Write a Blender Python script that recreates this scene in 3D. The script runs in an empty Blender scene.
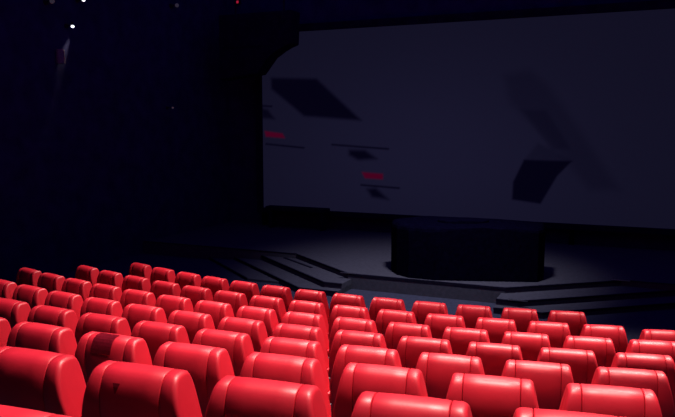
import bpy, bmesh, math, random
from mathutils import Vector, Matrix

scene = bpy.context.scene
C = scene.collection
PI = math.pi

# ------------------------------------------------------------------ camera
CAM_Z = 3.1414
FOCAL = 689.53            # focal length in pixels of the 675 px wide frame
cam_data = bpy.data.cameras.new('camera')
cam_data.sensor_width = 36.0
cam_data.lens = FOCAL / 675.0 * 36.0
cam_data.clip_start = 0.05
cam = bpy.data.objects.new('camera', cam_data)
C.objects.link(cam)
cam.location = (0, 0, CAM_Z)
cam.rotation_euler = (PI / 2 - 0.11697, 0, 0)
scene.camera = cam

# ------------------------------------------------------------------ world
world = bpy.data.worlds.new('dim_navy_ambience')
scene.world = world
world.use_nodes = True
bg = world.node_tree.nodes['Background']
bg.inputs['Color'].default_value = (0.14, 0.06, 1.0, 1)
bg.inputs['Strength'].default_value = 0.11

scene.view_settings.view_transform = 'Standard'
scene.view_settings.look = 'None'
scene.view_settings.gamma = 1.0
scene.view_settings.use_curve_mapping = False
scene.view_settings.exposure = 0.0

# hall axes: u runs along the screen to the right, v runs towards the screen
TH = math.radians(23.6)
UX, UY = math.cos(TH), -math.sin(TH)
VX, VY = math.sin(TH), math.cos(TH)
AXIS_U = -3.6             # centre line of the hall
WALL_L, WALL_R = -11.3, 4.1
WALL_F = 17.75


def hall(u, v, z=0.0):
    return Vector((u * UX + v * VX, u * UY + v * VY, z))


# ------------------------------------------------------------------ house lights
def spot(name, loc, target, power, angle, blend, radius, color):
    d = bpy.data.lights.new(name, 'SPOT')
    d.energy = power
    d.spot_size = math.radians(angle)
    d.spot_blend = blend
    d.shadow_soft_size = radius
    d.color = color
    o = bpy.data.objects.new(name, d)
    C.objects.link(o)
    o.location = loc
    o.rotation_euler = (Vector(target) - Vector(loc)).to_track_quat('-Z', 'Y').to_euler()
    return o


WARM = (1.0, 0.90, 0.80)
for (lx, ly, tx, ty, pw) in ((3.8, 6.1, 2.6, 4.4, 2350), (1.4, 7.2, 0.5, 5.8, 2500), (4.4, 8.6, 3.0, 7.2, 2250),
                             (-0.6, 10.4, -1.8, 9.0, 3200), (1.0, 3.2, -0.2, 2.2, 2500), (-0.4, 5.6, -2.2, 5.6, 1900)):
    spot('house_light', (lx, ly, 7.0), (tx, ty, 0.6), pw * 0.84, 64, 0.9, 0.5, WARM)
# stage wash on the dais
spot('stage_light', hall(-2.6, 10.4, 6.9), hall(-3.8, 12.7, 0.3), 1350, 60, 1.0, 0.4, (0.9, 0.88, 1.0))

# ------------------------------------------------------------------ materials


def mat(name, color, rough=0.6, spec=0.4, metal=0.0, noise=0.0, noise_scale=40.0, bump=0.0, bump_scale=300.0,
        emit=None, emit_strength=0.0, sheen=0.0):
    m = bpy.data.materials.new(name)
    m.use_nodes = True
    nt = m.node_tree
    b = nt.nodes['Principled BSDF']
    b.inputs['Base Color'].default_value = (*color, 1)
    b.inputs['Roughness'].default_value = rough
    b.inputs['Specular IOR Level'].default_value = spec
    b.inputs['Metallic'].default_value = metal
    tc = nt.nodes.new('ShaderNodeTexCoord')
    if noise > 0:
        n = nt.nodes.new('ShaderNodeTexNoise')
        n.inputs['Scale'].default_value = noise_scale
        n.inputs['Detail'].default_value = 4
        nt.links.new(tc.outputs['Object'], n.inputs['Vector'])
        r = nt.nodes.new('ShaderNodeValToRGB')
        r.color_ramp.elements[0].position = 0.3
        r.color_ramp.elements[1].position = 0.7
        r.color_ramp.elements[0].color = (*[c * (1 - noise) for c in color], 1)
        r.color_ramp.elements[1].color = (*[min(1, c * (1 + noise)) for c in color], 1)
        nt.links.new(n.outputs['Fac'], r.inputs['Fac'])
        nt.links.new(r.outputs['Color'], b.inputs['Base Color'])
    if bump > 0:
        n2 = nt.nodes.new('ShaderNodeTexNoise')
        n2.inputs['Scale'].default_value = bump_scale
        n2.inputs['Detail'].default_value = 3
        nt.links.new(tc.outputs['Object'], n2.inputs['Vector'])
        bp = nt.nodes.new('ShaderNodeBump')
        bp.inputs['Strength'].default_value = bump
        bp.inputs['Distance'].default_value = 0.01
        nt.links.new(n2.outputs['Fac'], bp.inputs['Height'])
        nt.links.new(bp.outputs['Normal'], b.inputs['Normal'])
    if emit:
        b.inputs['Emission Color'].default_value = (*emit, 1)
        b.inputs['Emission Strength'].default_value = emit_strength
    return m


M_LEATHER = mat('red_leather', (0.68, 0.012, 0.030), rough=0.46, spec=0.6, noise=0.06, noise_scale=5,
                bump=0.10, bump_scale=14)
M_PATCH = mat('dark_maroon_mark', (0.24, 0.004, 0.020), rough=0.9, spec=0.1, noise=0.2, noise_scale=60)  # for the dark square and the painted triangular shadow
M_FRAME = mat('black_seat_frame', (0.012, 0.008, 0.02), rough=0.5, noise=0.2, noise_scale=30)
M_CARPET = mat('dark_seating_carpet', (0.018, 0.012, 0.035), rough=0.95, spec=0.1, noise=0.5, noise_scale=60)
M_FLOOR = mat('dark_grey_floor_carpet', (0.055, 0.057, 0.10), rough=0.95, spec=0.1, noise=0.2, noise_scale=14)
M_STAGE = mat('grey_stage_carpet', (0.078, 0.075, 0.105), rough=0.95, spec=0.1, noise=0.15, noise_scale=16)
M_RISER = mat('black_riser', (0.010, 0.008, 0.025), rough=0.8, spec=0.1, noise=0.3, noise_scale=20)
M_METAL = mat('brushed_metal', (0.6, 0.6, 0.65), rough=0.3, metal=1.0, noise=0.1, noise_scale=40)
M_WALL = mat('black_acoustic_wall', (0.030, 0.032, 0.13), rough=1.0, spec=0.0, noise=0.25, noise_scale=3)
M_BLACK = mat('matte_black', (0.002, 0.0015, 0.010), rough=1.0, spec=0.0, noise=0.3, noise_scale=12)
M_DRAPE = mat('black_stage_drape', (0.014, 0.010, 0.045), rough=1.0, spec=0.0, noise=0.3, noise_scale=5)
M_LAMPBODY = mat('dark_lamp_metal', (0.02, 0.02, 0.03), rough=0.5, metal=0.3, noise=0.2, noise_scale=50)
M_LENS = mat('lit_lamp_lens', (0.9, 0.9, 0.9), rough=0.3, noise=0.05, emit=(0.85, 0.9, 1.0), emit_strength=1.6)
M_LENS_DIM = mat('dim_lamp_lens', (0.3, 0.3, 0.3), rough=0.3, noise=0.05, emit=(0.8, 0.8, 1.0), emit_strength=0.02)
M_LENS_RED = mat('red_pilot_lens', (0.4, 0.02, 0.04), rough=0.3, noise=0.05, emit=(1.0, 0.03, 0.10), emit_strength=0.35)
M_SPK = mat('grey_speaker_case', (0.20, 0.19, 0.23), rough=0.7, noise=0.2, noise_scale=30)

# ------------------------------------------------------------------ helpers


def obj(name, bm, m, parent=None, smooth=False):
    me = bpy.data.meshes.new(name)
    bmesh.ops.recalc_face_normals(bm, faces=bm.faces[:])
    bm.to_mesh(me)
    bm.free()
    if smooth:
        for p in me.polygons:
            p.use_smooth = True
    me.materials.append(m)
    o = bpy.data.objects.new(name, me)
    C.objects.link(o)
    if parent is not None:
        o.parent = parent
    return o


def thing(name, label, cat, loc=(0, 0, 0), rotz=0.0, group=None):
    o = bpy.data.objects.new(name, None)
    o.empty_display_size = 0.1
    C.objects.link(o)
    o.location = loc
    o.rotation_euler = (0, 0, rotz)
    tag(o, label, cat, group)
    return o


def tag(o, label, cat=None, group=None, kind=None):
    o['label'] = label
    if cat:
        o['category'] = cat
    if group:
        o['group'] = group
    if kind:
        o['kind'] = kind
    return o


def struct(o, label, cat):
    o['kind'] = 'structure'
    o['label'] = label
    o['category'] = cat
    return o


def box(bm, x0, x1, y0, y1, z0, z1, bevel=0.0, seg=2):
    r = bmesh.ops.create_cube(bm, size=1.0)
    vs = r['verts']
    for v in vs:
        v.co = Vector((x0 if v.co.x < 0 else x1, y0 if v.co.y < 0 else y1, z0 if v.co.z < 0 else z1))
    if bevel > 0:
        es = list({e for v in vs for e in v.link_edges})
        bmesh.ops.bevel(bm, geom=es, offset=bevel, segments=seg, affect='EDGES', profile=0.5)


def prism(bm, pts, z0, z1, bevel=0.0, seg=2):
    lo = [bm.verts.new((p[0], p[1], z0)) for p in pts]
    hi = [bm.verts.new((p[0], p[1], z1)) for p in pts]
    n = len(pts)
    bm.faces.new(lo[::-1])
    top = bm.faces.new(hi)
    for i in range(n):
        bm.faces.new((lo[i], lo[(i + 1) % n], hi[(i + 1) % n], hi[i]))
    if bevel > 0:
        bmesh.ops.bevel(bm, geom=list(top.edges), offset=bevel, segments=seg, affect='EDGES', profile=0.5)


def hall_box(bm, u0, u1, v0, v1, z0, z1):
    prism(bm, [hall(u0, v0), hall(u1, v0), hall(u1, v1), hall(u0, v1)], z0, z1)


def cyl(bm, p0, p1, r0, r1=None, n=16):
    r1 = r0 if r1 is None else r1
    p0, p1 = Vector(p0), Vector(p1)
    d = p1 - p0
    q = d.to_track_quat('Z', 'Y').to_matrix().to_4x4()
    bmesh.ops.create_cone(bm, cap_ends=True, segments=n, radius1=r0, radius2=r1, depth=d.length,
                          matrix=Matrix.Translation((p0 + p1) / 2) @ q)


def catmull(pts, per=3):
    n = len(pts)
    out = []
    for i in range(n):
        p0, p1, p2, p3 = (Vector(pts[(i + j - 1) % n]) for j in range(4))
        for k in range(per):
            t = k / per
            out.append(0.5 * ((2 * p1) + (p2 - p0) * t + (2 * p0 - 5 * p1 + 4 * p2 - p3) * t * t
                              + (3 * p1 - p0 - 3 * p2 + p3) * t ** 3))
    return out


# ------------------------------------------------------------------ rows of seats: geometry of the arcs
ARC_X, ARC_Y = 5.568, 21.292
R7, DR, PITCH, GAP = 19.673, 1.024, 0.55, 0.004
TOPS = [-2.191, -2.056, -1.891, -1.697, -1.475, -1.224, -0.955, -0.685]     # top of backrests below camera, row 1..8
S0 = [-5.589, -5.557, -5.517, -5.489, -5.453, -5.416, -5.373, -5.40]
SEAT_H = 0.95
ROW_R = [R7 - DR * (6 - i) for i in range(8)]
ROW_Z = [CAM_Z + t - SEAT_H for t in TOPS]
ROW_Z[0] = 0.0


def row_point(i, k):
    s = S0[i] + k * PITCH + (GAP if k >= 0 else 0.0)
    if i < 2:                       # the far left ends of the two front rows are set a little wider apart
        s -= 0.035 * max(0, -5 - k)
    r = ROW_R[i] + (0.08 if (i, k) == (1, 6) else 0.0)
    a = s / r
    return Vector((ARC_X + r * math.sin(a), ARC_Y - r * math.cos(a), ROW_Z[i])), a


# ------------------------------------------------------------------ setting: floor, terraces, walls, ceiling
bm = bmesh.new()
hall_box(bm, WALL_L, WALL_R, -3.0, WALL_F, -0.10, 0.0)
floor = struct(obj('floor', bm, M_FLOOR), 'dark grey carpeted hall floor before the stage', 'floor')


def arc_limit(r, wall):
    # angle at which the arc of radius r meets the wall plane u = wall
    best = None
    for n in range(0, 1600):
        a = -0.32 + (-1 if wall < AXIS_U else 1) * n * 0.001
        x, y = ARC_X + r * math.sin(a), ARC_Y - r * math.cos(a)
        u = x * UX + y * UY
        if (wall < AXIS_U and u < wall + 0.02) or (wall > AXIS_U and u > wall - 0.02):
            return best
        best = a
    return best


for i in range(1, 10):
    ri = R7 - DR * (6 - i)
    z = ROW_Z[i] if i < 8 else ROW_Z[7] + 0.31 * (i - 7)
    r0, r1 = ri + 0.17 - DR, ri + 0.17
    al = max(arc_limit(r0, WALL_L), arc_limit(r1, WALL_L))
    ar = min(arc_limit(r0, WALL_R), arc_limit(r1, WALL_R), 0.25)
    bm = bmesh.new()
    n = 40
    inner, outer = [], []
    for k in range(n + 1):
        a = al + (ar - al) * k / n
        inner.append((ARC_X + r0 * math.sin(a), ARC_Y - r0 * math.cos(a)))
        outer.append((ARC_X + r1 * math.sin(a), ARC_Y - r1 * math.cos(a)))
    rings = [[bm.verts.new((*p, zz)) for p in pts] for pts, zz in
             ((inner, 0.0), (inner, z), (outer, z), (outer, 0.0))]
    for a_, b_ in ((0, 1), (1, 2), (2, 3), (3, 0)):
        for k in range(n):
            bm.faces.new((rings[a_][k], rings[a_][k + 1], rings[b_][k + 1], rings[b_][k]))
    for k in (0, n):
        bm.faces.new([rg[k] for rg in rings])
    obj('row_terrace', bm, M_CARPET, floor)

bm = bmesh.new()
hall_box(bm, WALL_L - 0.2, WALL_L, -3.0, WALL_F, 0.0, 7.2)
struct(obj('wall_left', bm, M_WALL), 'black unlit side wall left of the seats', 'wall')
bm = bmesh.new()
hall_box(bm, WALL_R, WALL_R + 0.2, -3.0, WALL_F, 0.0, 7.2)
struct(obj('wall_right', bm, M_WALL), 'black side wall right of the seats', 'wall')
bm = bmesh.new()
hall_box(bm, WALL_L - 0.2, WALL_R + 0.2, WALL_F, WALL_F + 0.2, 0.0, 7.2)
struct(obj('wall_front', bm, M_WALL), 'black front wall around the screen', 'wall')
bm = bmesh.new()
hall_box(bm, WALL_L - 0.2, WALL_R + 0.2, -3.2, -3.0, 0.0, 7.2)
struct(obj('wall_rear', bm, M_WALL), 'black rear wall behind the seats', 'wall')

# ------------------------------------------------------------------ stage: three low tiers before the screen
STRIP_V = 13.7
SLOPE = 0.78
tiers = ((0.0, 0.10, 2.25, 11.53), (0.10, 0.20, 1.82, 11.76), (0.20, 0.30, 1.52, 12.24))
stage = thing('stage', 'low grey carpeted stage with stepped angled front below the screen', 'stage', (0, 0, 0))
stage['kind'] = 'structure'
bm = bmesh.new()
hall_box(bm, WALL_L + 0.005, WALL_R - 0.005, STRIP_V, WALL_F - 0.005, 0.001, 0.30)
obj('stage_deck', bm, M_STAGE, stage)


def tier_outline(hw, vf, grow=0.0):
    back = STRIP_V - 0.001
    he = hw + (back - vf) / SLOPE
    return [(AXIS_U - hw - grow * 0.45, vf - grow), (AXIS_U + hw + grow * 0.45, vf - grow),
            (AXIS_U + he + grow * 1.55, back), (AXIS_U - he - grow * 1.55, back)]


def step(z0, z1, outline, free, nos_in=0.02, nos_out=0.012):
    """one carpeted step; the dark nosing follows the chain of outline points given in free"""
    bm = bmesh.new()
    prism(bm, [hall(*p) for p in outline], z0 + 0.001, z1)
    st = obj('step', bm, M_STAGE, stage)
    chain = [Vector(outline[q]) for q in free]
    cen = sum((Vector(p) for p in outline), Vector((0, 0))) / len(outline)
    nrm = []
    for a_, b_ in zip(chain[:-1], chain[1:]):
        n = Vector((b_.y - a_.y, a_.x - b_.x)).normalized()
        nrm.append(n if n.dot(a_ - cen) > 0 else -n)
    bm = bmesh.new()
    ring = []
    for q, p in enumerate(chain):
        n = nrm[min(q, len(nrm) - 1)] if q in (0, len(chain) - 1) else (nrm[q - 1] + nrm[q])
        if q == len(chain) - 1:
            n = nrm[-1]
        if q not in (0, len(chain) - 1):
            n = n * (2.0 / n.length_squared)
        ou, iu = p + n * nos_out, p - n * nos_in
        ring.append([bm.verts.new(hall(*ou, z1 - 0.03)), bm.verts.new(hall(*ou, z1 + 0.006)),
                     bm.verts.new(hall(*iu, z1 + 0.006)), bm.verts.new(hall(*iu, z1 - 0.03))])
    for a_ in range(len(ring) - 1):
        for c_ in range(4):
            bm.faces.new((ring[a_][c_], ring[a_ + 1][c_], ring[a_ + 1][(c_ + 1) % 4], ring[a_][(c_ + 1) % 4]))
    bm.faces.new(ring[0])
    bm.faces.new(ring[-1][::-1])
    obj('nosing', bm, M_RISER, st)


# the raised front of the deck, then two steps along each of its angled sides
z0, z1, hw, vf = tiers[2]
step(0.0, z1, tier_outline(hw, vf), (3, 0, 1, 2))
for (z0, z1, hw, vf) in tiers[:2]:
    for sg in (-1, 1):
        back = STRIP_V - 0.001
        he = hw + (back - vf) / SLOPE
        step(0.0, z1, [(AXIS_U + sg * 1.45, vf), (AXIS_U + sg * hw, vf), (AXIS_U + sg * he, back), (AXIS_U + sg * 1.45, back)],
             (0, 1, 2))
# shallow outermost step of the left wing
step(0.0, 0.045, [(AXIS_U - 3.7, 12.05), (AXIS_U - 3.7, 12.05 + 0.01), (AXIS_U - 5.75, STRIP_V - 0.001), (AXIS_U - 3.0, STRIP_V - 0.001),
                  (AXIS_U - 2.2, 12.05)], (1, 2))
# nosing of the deck strip left and right of the steps
he = 1.52 + (STRIP_V - 12.24) / SLOPE
for (u0, u1) in ((WALL_L + 0.01, AXIS_U - he - 0.02), (AXIS_U + he + 0.02, WALL_R - 0.01)):
    bm = bmesh.new()
    hall_box(bm, u0, u1, STRIP_V - 0.013, STRIP_V + 0.06, 0.302, 0.307)
    obj('deck_nosing', bm, M_RISER, stage)
# thin dark strip let into the left wing of the middle step
p0, p1 = Vector((-7.28, 13.64)), Vector((-6.22, 12.88))
dn = Vector((p1.y - p0.y, p0.x - p1.x)).normalized() * 0.03
bm = bmesh.new()
prism(bm, [hall(*(p0 + dn)), hall(*(p1 + dn)), hall(*(p1 - dn)), hall(*(p0 - dn))], 0.201, 0.212)
obj('inlaid_strip', bm, M_RISER, stage)
# worn bright metal corner pieces on the step edges
for (z1, hw, vf, sides) in ((0.30, 1.52, 12.24, (-1,)), (0.20, 1.82, 11.76, (1,)), (0.30, he, STRIP_V - 0.02, (1,))):
    for sgn in sides:
        bm = bmesh.new()
        u = AXIS_U + sgn * hw
        hall_box(bm, u - 0.16, u + 0.16, vf - 0.022, vf + 0.02, z1 + 0.007, z1 + 0.014)
        obj('corner_plate', bm, M_METAL, stage)

# ------------------------------------------------------------------ the screen
SC_U0, SC_U1, SC_Z0, SC_Z1, SC_V = -10.0, 2.8, 0.82, 5.78, 17.5
scr = thing('cinema_screen', 'wide dim grey projection screen with soft dark shapes on the front wall', 'screen',
            hall((SC_U0 + SC_U1) / 2, SC_V, 0.30), -TH)

POLYS = [  # soft dark shapes in the emission colour: outline in metres (u, z), strength, softness
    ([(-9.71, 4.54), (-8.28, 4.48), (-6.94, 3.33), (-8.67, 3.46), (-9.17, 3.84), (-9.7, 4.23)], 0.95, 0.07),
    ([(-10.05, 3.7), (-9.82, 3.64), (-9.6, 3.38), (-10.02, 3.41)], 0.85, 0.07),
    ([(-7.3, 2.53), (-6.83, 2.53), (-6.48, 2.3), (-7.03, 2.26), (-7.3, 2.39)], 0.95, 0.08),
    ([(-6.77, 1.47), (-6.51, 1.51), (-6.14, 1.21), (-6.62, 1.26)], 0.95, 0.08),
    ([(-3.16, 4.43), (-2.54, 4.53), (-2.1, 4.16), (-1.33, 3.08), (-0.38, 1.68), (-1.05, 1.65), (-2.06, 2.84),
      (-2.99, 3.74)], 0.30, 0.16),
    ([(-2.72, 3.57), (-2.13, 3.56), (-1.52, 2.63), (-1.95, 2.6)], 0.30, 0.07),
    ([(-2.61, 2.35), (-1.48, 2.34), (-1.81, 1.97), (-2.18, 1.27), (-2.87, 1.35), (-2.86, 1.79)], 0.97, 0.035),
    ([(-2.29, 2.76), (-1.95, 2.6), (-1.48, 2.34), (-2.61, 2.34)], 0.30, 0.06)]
REDS = [[(-9.94, 3.04), (-9.36, 2.97), (-9.28, 2.84), (-9.9, 2.88)],
        [(-6.92, 1.93), (-6.31, 1.9), (-6.31, 1.75), (-6.83, 1.77)]]
LINES = [((-10.0, 3.76), (-9.7, 3.74)), ((-9.9, 2.67), (-8.68, 2.57)), ((-7.81, 2.67), (-6.16, 2.57)),
         ((-6.94, 1.58), (-5.85, 1.53))]


def seg_dist(px, py, a, b):
    dx, dy = b[0] - a[0], b[1] - a[1]
    t = max(0.0, min(1.0, ((px - a[0]) * dx + (py - a[1]) * dy) / (dx * dx + dy * dy)))
    return math.hypot(px - a[0] - t * dx, py - a[1] - t * dy)


def poly_sdf(px, py, pts):
    d = 1e9
    inside = False
    n = len(pts)
    for i in range(n):
        a, b = pts[i], pts[(i + 1) % n]
        d = min(d, seg_dist(px, py, a, b))
        if (a[1] > py) != (b[1] > py) and px < (b[0] - a[0]) * (py - a[1]) / (b[1] - a[1]) + a[0]:
            inside = not inside
    return -d if inside else d


def cover(sd, soft):
    t = max(0.0, min(1.0, 0.5 - sd / (2 * soft)))
    return t * t * (3 - 2 * t)


NX, NZ = 420, 164
W, Hh = SC_U1 - SC_U0, SC_Z1 - SC_Z0
verts, cols = [], []
boxes = [(min(p[0] for p in q) - s * 1.1, max(p[0] for p in q) + s * 1.1, min(p[1] for p in q) - s * 1.1,
          max(p[1] for p in q) + s * 1.1) for q, _, s in POLYS]
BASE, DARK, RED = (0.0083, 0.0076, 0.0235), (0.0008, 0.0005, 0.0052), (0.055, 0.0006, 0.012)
for j in range(NZ + 1):
    z = SC_Z0 + Hh * j / NZ
    for i in range(NX + 1):
        u = SC_U0 + W * i / NX
        verts.append((u - (SC_U0 + SC_U1) / 2, 0.0, z - 0.30))
        # the screen's emission is brightest left of its middle
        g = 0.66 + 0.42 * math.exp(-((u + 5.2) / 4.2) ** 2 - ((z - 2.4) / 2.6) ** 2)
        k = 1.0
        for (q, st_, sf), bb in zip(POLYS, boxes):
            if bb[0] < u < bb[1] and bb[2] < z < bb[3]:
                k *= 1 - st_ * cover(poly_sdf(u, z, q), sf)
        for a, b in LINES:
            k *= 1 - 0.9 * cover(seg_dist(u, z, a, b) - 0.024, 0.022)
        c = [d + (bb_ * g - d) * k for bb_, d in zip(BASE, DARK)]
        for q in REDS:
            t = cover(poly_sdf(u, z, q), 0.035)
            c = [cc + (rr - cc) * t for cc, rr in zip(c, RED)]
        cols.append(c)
faces = [(j * (NX + 1) + i, j * (NX + 1) + i + 1, (j + 1) * (NX + 1) + i + 1, (j + 1) * (NX + 1) + i)
         for j in range(NZ) for i in range(NX)]
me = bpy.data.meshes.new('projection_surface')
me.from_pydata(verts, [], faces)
at = me.color_attributes.new('screen_colour', 'FLOAT_COLOR', 'POINT')
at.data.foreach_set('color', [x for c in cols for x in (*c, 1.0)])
m = bpy.data.materials.new('screen_dark_shapes')
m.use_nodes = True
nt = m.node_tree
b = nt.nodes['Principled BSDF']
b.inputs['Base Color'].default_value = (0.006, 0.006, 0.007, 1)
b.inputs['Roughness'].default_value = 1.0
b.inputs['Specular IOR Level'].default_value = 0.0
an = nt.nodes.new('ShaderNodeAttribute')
an.attribute_name = 'screen_colour'
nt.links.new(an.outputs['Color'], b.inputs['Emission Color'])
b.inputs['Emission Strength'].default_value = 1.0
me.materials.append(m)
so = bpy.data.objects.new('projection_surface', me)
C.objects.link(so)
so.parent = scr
hw, hz0, hz1 = W / 2, SC_Z0 - 0.30, SC_Z1 - 0.30
for (x0, x1, z0, z1) in ((-hw - 0.2, hw + 0.2, hz1, hz1 + 0.2), (-hw - 0.2, hw + 0.2, hz0 - 0.15, hz0),
                         (-hw - 0.2, -hw, hz0, hz1), (hw, hw + 0.2, hz0, hz1)):
    bm = bmesh.new()
    box(bm, x0, x1, -0.06, 0.10, z0, z1, 0.01)
    obj('masking_frame', bm, M_DRAPE, scr)
bm = bmesh.new()
box(bm, -hw, hw, 0.01, 0.09, hz0, hz1)
obj('backing_panel', bm, M_BLACK, scr)
for sx in (-1, -0.34, 0.34, 1):
    bm = bmesh.new()
    box(bm, sx * hw - 0.06, sx * hw + 0.06, 0.0, 0.1, 0.0, hz0 - 0.15)
    obj('support_post', bm, M_BLACK, scr)

# black loudspeaker hung before the upper left corner of the screen
spk = thing('hanging_loudspeaker', 'black loudspeaker hanging before the upper left corner of the screen', 'speaker',
            hall(-9.55, 16.7, 7.2), -TH)
bm = bmesh.new()
pts = [(-1.2, -2.75), (0.0, -2.62), (0.33, -2.16), (0.62, -1.98), (1.02, -1.86), (1.06, -1.0), (-1.2, -1.0)]
lo = [bm.verts.new((p[0], -0.25, p[1])) for p in pts]
hi = [bm.verts.new((p[0], 0.25, p[1])) for p in pts]
bm.faces.new(lo)
bm.faces.new(hi[::-1])
for i in range(len(pts)):
    bm.faces.new((lo[i], hi[i], hi[(i + 1) % len(pts)], lo[(i + 1) % len(pts)]))
bmesh.ops.bevel(bm, geom=bm.edges[:], offset=0.03, segments=2, affect='EDGES', profile=0.5)
obj('cabinet', bm, M_DRAPE, spk)
for x in (-0.8, 0.7):
    bm = bmesh.new()
    cyl(bm, (x, 0, -1.02), (x, 0, 0), 0.025)
    obj('hanging_rod', bm, M_LAMPBODY, spk)
bm = bmesh.new()
box(bm, -1.0, 0.5, -0.262, -0.248, -1.9, -1.1, 0.005)
obj('grille', bm, M_DRAPE, spk)

# low black bench below the lower left corner of the screen
bn = thing('low_bench', 'low black bench below the lower left corner of the screen', 'bench', hall(-8.75, 17.2, 0.30), -TH)
bm = bmesh.new()
box(bm, -0.95, 0.95, -0.15, 0.15, 0.50, 0.62, 0.02)
obj('bench_top', bm, M_DRAPE, bn)
for x in (-0.8, 0.8):
    bm = bmesh.new()
    box(bm, x - 0.04, x + 0.04, -0.12, 0.12, 0.0, 0.50)
    obj('leg', bm, M_DRAPE, bn)

# solid black block filling a soft dark blob at the stage edge
foot = [(-4.55, 13.15), (-4.42, 12.80), (-4.22, 12.52), (-3.92, 12.33), (-3.4, 12.32), (-2.6, 12.58), (-1.62, 12.92),
        (-1.54, 13.15), (-1.62, 13.9), (-2.6, 14.05), (-4.1, 13.95)]
bk = thing('dark_block', 'bulky black block at the front edge of the stage', 'block',
           hall(-3.1, 13.2, 0.307))
cen = hall(-3.1, 13.2)
bm = bmesh.new()
prism(bm, [hall(*p) - cen for p in foot], 0.0, 1.0, 0.10, 3)
obj('block_body', bm, M_BLACK, bk)
bm = bmesh.new()
cc = hall(-3.1, 13.25) - cen
prism(bm, [cc + Vector((math.cos(t * PI / 12) * 0.5, math.sin(t * PI / 12) * 0.3, 0)) for t in range(24)], 1.0, 1.05, 0.02)
obj('lid', bm, M_BLACK, bk)

# ------------------------------------------------------------------ seats
PROFILE = catmull([(0.030, 0.949), (-0.020, 0.950), (-0.050, 0.938), (-0.071, 0.908), (-0.086, 0.862), (-0.092, 0.795),
                   (-0.080, 0.700), (-0.056, 0.580), (-0.026, 0.460), (0.000, 0.380), (0.050, 0.360), (0.100, 0.380),
                   (0.110, 0.450), (0.092, 0.600), (0.076, 0.750), (0.068, 0.870), (0.056, 0.928)], 2)
NP = len(PROFILE)


# orientation test so that shrink always goes inwards
area = sum(PROFILE[i].x * PROFILE[(i + 1) % NP].y - PROFILE[(i + 1) % NP].x * PROFILE[i].y for i in range(NP))
SGN = -1 if area > 0 else 1


def shrink(d):
    out = []
    for i in range(NP):
        t = (PROFILE[(i + 1) % NP] - PROFILE[i - 1]).normalized()
        out.append(PROFILE[i] + Vector((t.y, -t.x)) * d * SGN)
    return out


def x_out(z):
    t = max(0.0, min(1.0, (0.95 - z) / 0.27))
    return 0.192 + 0.060 * (t ** 0.9)


def loft(stations):
    bm = bmesh.new()
    rings = []
    for fx, d in stations:
        pr = shrink(d)
        rings.append([bm.verts.new((fx(p.y), p.x, p.y)) for p in pr])
    for a, b in zip(rings[:-1], rings[1:]):
        for i in range(NP):
            bm.faces.new((a[i], a[(i + 1) % NP], b[(i + 1) % NP], b[i]))
    bm.faces.new(rings[0][::-1])
    bm.faces.new(rings[-1])
    return bm


SEAM = 0.137


def const(x):
    return lambda z: x


def bolster(s):
    st = [(const(s * (SEAM + 0.001)), 0.006), (const(s * (SEAM + 0.002)), 0.002), (const(s * (SEAM + 0.005)), 0.0)]
    R = 0.020
    for k in range(6):
        th = k / 5 * PI / 2
        st.append(((lambda z, th=th: s * (x_out(z) - R + R * math.sin(th))), R * (1 - math.cos(th)) * 0.9))
    return loft(st)


def mesh_of(name, bm, m, smooth=True):
    o = obj(name, bm, m, None, smooth)
    return o


SEAT_LABEL = 'red leather cinema chair'
proto_parts = []
proto = bpy.data.objects.new('cinema_chair', None)
proto.empty_display_size = 0.1
C.objects.link(proto)
back = obj('backrest', loft([(const(-SEAM + 0.001), 0.006), (const(-SEAM + 0.002), 0.002), (const(-SEAM + 0.005), 0.0),
                             (const(-0.06), -0.002), (const(0.06), -0.002),
                             (const(SEAM - 0.005), 0.0), (const(SEAM - 0.002), 0.002), (const(SEAM - 0.001), 0.006)]),
           M_LEATHER, proto, True)
subs = []
for s in (-1, 1):
    subs.append(obj('side_bolster', bolster(s), M_LEATHER, back, True))
bm = bmesh.new()
box(bm, -0.210, 0.210, 0.125, 0.225, 0.40, 0.64, 0.04, 3)
cush = obj('seat_cushion', bm, M_LEATHER, proto, True)
bm = bmesh.new()
box(bm, -0.20, 0.20, 0.226, 0.250, 0.42, 0.62, 0.01)
under = obj('seat_pan', bm, M_FRAME, proto)
bm = bmesh.new()
box(bm, -0.2735, -0.2545, 0.02, 0.34, 0.0, 0.54, 0.004)
leg = obj('side_panel', bm, M_FRAME, proto)
leg2 = leg.copy()
leg2.data = leg.data.copy()
for v in leg2.data.vertices:
    v.co.x += 0.528
C.objects.link(leg2)
bm = bmesh.new()
box(bm, -0.2738, -0.2545, 0.0, 0.48, 0.54, 0.595, 0.006, 2)
arm = obj('armrest', bm, M_LEATHER, proto, True)
arm2 = arm.copy()
arm2.data = arm.data.copy()
for v in arm2.data.vertices:
    v.co.x += 0.5283
C.objects.link(arm2)
# keep front-bottom of backrest resting on the pan by a bracket
bm = bmesh.new()
box(bm, -0.254, 0.254, 0.03, 0.20, 0.33, 0.41, 0.01)
bracket = obj('back_bracket', bm, M_FRAME, proto)
parts = [back, cush, under, leg, leg2, arm, arm2, bracket]

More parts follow.
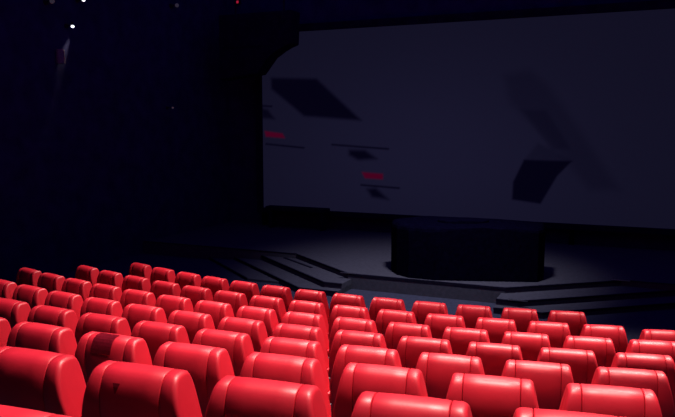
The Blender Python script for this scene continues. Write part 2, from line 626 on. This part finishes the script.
ORD = ['first', 'second', 'third', 'fourth', 'fifth', 'sixth', 'seventh', 'eighth', 'ninth', 'tenth', 'eleventh',
       'twelfth', 'thirteenth', 'fourteenth', 'fifteenth', 'sixteenth']
ROWNAME = ['front', 'second', 'third', 'fourth', 'fifth', 'sixth', 'seventh', 'eighth']
ROW_K = [(-7, 5), (-8, 6), (-9, 5), (-8, 4), (-6, 3), (-5, 2), (-3, 1), (-2, -2)]
seats = {}
first = True
for i, (k0, k1) in enumerate(ROW_K):
    for n, k in enumerate(range(k0, k1 + 1)):
        p, a = row_point(i, k)
        if first:
            r = proto
            for q in (leg2, arm2):
                q.parent = proto
            first = False
        else:
            r = proto.copy()
            C.objects.link(r)
            for q in parts:
                c = q.copy()
                C.objects.link(c)
                c.parent = r
                if q is back:
                    for s_ in subs:
                        d = s_.copy()
                        C.objects.link(d)
                        d.parent = c
        r.location = p
        r.rotation_euler = (0, 0, a)
        where = ORD[n] + ' from left in the ' + ROWNAME[i] + ' row from the screen'
        if i == 0:
            where = ORD[n] + ' from left in the front row nearest the stage'
        if i == 7:
            where = 'cut off by the lower left corner, nearest of all'
        tag(r, SEAT_LABEL + ', ' + where, 'chair', 'red cinema chairs in curved rows')
        seats[(i, k)] = r


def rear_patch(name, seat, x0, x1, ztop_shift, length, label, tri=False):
    # thin dark sheet that follows the rear of the backrest
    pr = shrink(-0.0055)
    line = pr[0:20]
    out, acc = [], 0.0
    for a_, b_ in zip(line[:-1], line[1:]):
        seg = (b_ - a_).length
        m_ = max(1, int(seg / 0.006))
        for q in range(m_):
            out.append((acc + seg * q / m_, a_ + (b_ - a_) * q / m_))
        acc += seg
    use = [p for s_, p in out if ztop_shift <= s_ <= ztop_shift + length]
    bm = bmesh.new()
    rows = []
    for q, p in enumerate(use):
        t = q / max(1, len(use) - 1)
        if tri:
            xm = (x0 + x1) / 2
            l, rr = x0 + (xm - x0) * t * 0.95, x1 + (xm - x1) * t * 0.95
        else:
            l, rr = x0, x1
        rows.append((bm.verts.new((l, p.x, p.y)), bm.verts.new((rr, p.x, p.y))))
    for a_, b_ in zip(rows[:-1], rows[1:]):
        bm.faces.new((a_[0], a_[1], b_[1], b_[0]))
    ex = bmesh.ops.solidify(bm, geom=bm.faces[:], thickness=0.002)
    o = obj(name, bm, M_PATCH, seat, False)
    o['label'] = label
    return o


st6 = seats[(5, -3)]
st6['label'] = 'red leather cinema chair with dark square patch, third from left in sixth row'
rear_patch('square_patch', st6, -0.092, 0.050, 0.02, 0.16, 'dark maroon square patch')  # dark square laid over the leather as a thin sheet
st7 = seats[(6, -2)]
st7['label'] = 'red leather cinema chair with small dark triangular shadow, second from left in seventh row'
rear_patch('triangle_shadow', st7, -0.078, -0.044, 0.13, 0.05, 'small painted triangular shadow', True)  # thin dark triangle that paints in a small shadow

# ------------------------------------------------------------------ small lamps on the dark walls


def wall_lamp(label, cat, v, z, lens, r=0.05, u=WALL_L, tilt=(0.0, 0.0, -1.0), name='wall_lamp'):
    t = thing(name, label, cat, hall(u, v, z))
    n = hall(1, 0)
    bm = bmesh.new()
    cyl(bm, n * 0.0, n * 0.03, r * 1.1)
    obj('back_plate', bm, M_LAMPBODY, t)
    bm = bmesh.new()
    cyl(bm, n * 0.025, n * 0.16, r * 0.3)
    obj('arm', bm, M_LAMPBODY, t)
    d = Vector(tilt).normalized()
    c = n * 0.18
    bm = bmesh.new()
    cyl(bm, c - d * r * 1.6, c + d * r * 0.9, r * 0.8, r)
    obj('housing', bm, M_LAMPBODY, t)
    bm = bmesh.new()
    cyl(bm, c + d * r * 0.9, c + d * r * 1.15, r * 0.85, r * 0.6)
    obj('lens', bm, lens, t)
    return t


toward = (Vector((0, 0, CAM_Z)) - hall(WALL_L, 12, 5.5)).normalized()
w1 = wall_lamp('small lit spotlight on the left wall above the pale speaker', 'lamp', 11.45, 5.29, M_LENS, 0.045,
               tilt=(toward.x * .8, toward.y * .8, -0.8))
# its own beam grazes the wall below it
sp = spot('lamp_beam', hall(WALL_L + 0.07, 11.62, 5.22), hall(WALL_L, 10.95, 3.9), 70, 24, 1.0, 0.03,
          (1.0, 0.80, 0.40))
wall_lamp('bright pinpoint lamp high on the left wall', 'lamp', 11.80, 5.87, M_LENS, 0.045, tilt=toward)
wall_lamp('dim grey lamp at the top edge near the left corner', 'lamp', 10.92, 5.70, M_LENS_DIM, 0.06, tilt=toward)
wall_lamp('faint lamp at the top edge midway to the screen', 'lamp', 15.09, 6.27, M_LENS_DIM, 0.06, tilt=toward)
wall_lamp('faint dot of a lamp on the wall left of the screen', 'lamp', 14.80, 3.65, M_LENS_DIM, 0.035, tilt=toward)

ex = thing('red_indicator', 'tiny red indicator lamp above the left side of the screen', 'indicator',
           hall(-10.92, WALL_F, 6.76), -TH)
bm = bmesh.new()
box(bm, -0.10, 0.10, -0.05, 0.0, -0.06, 0.06, 0.01)
obj('casing', bm, M_LAMPBODY, ex)
bm = bmesh.new()
box(bm, -0.06, 0.05, -0.06, -0.05, -0.035, 0.035)
obj('lens', bm, M_LENS_RED, ex)

# surround loudspeaker in the beam
sv = thing('wall_speaker', 'pale surround speaker on the left wall lit by a small spotlight', 'speaker',
           hall(WALL_L, 11.20, 4.62), -TH)
bm = bmesh.new()
box(bm, 0.025, 0.085, -0.10, 0.10, -0.15, 0.15, 0.015)
obj('cabinet', bm, M_SPK, sv)
bm = bmesh.new()
box(bm, 0.0, 0.028, -0.04, 0.04, -0.05, 0.05)
obj('bracket', bm, M_LAMPBODY, sv)
bm = bmesh.new()
box(bm, 0.085, 0.092, -0.08, 0.08, -0.13, 0.13, 0.003)
obj('grille', bm, M_SPK, sv)
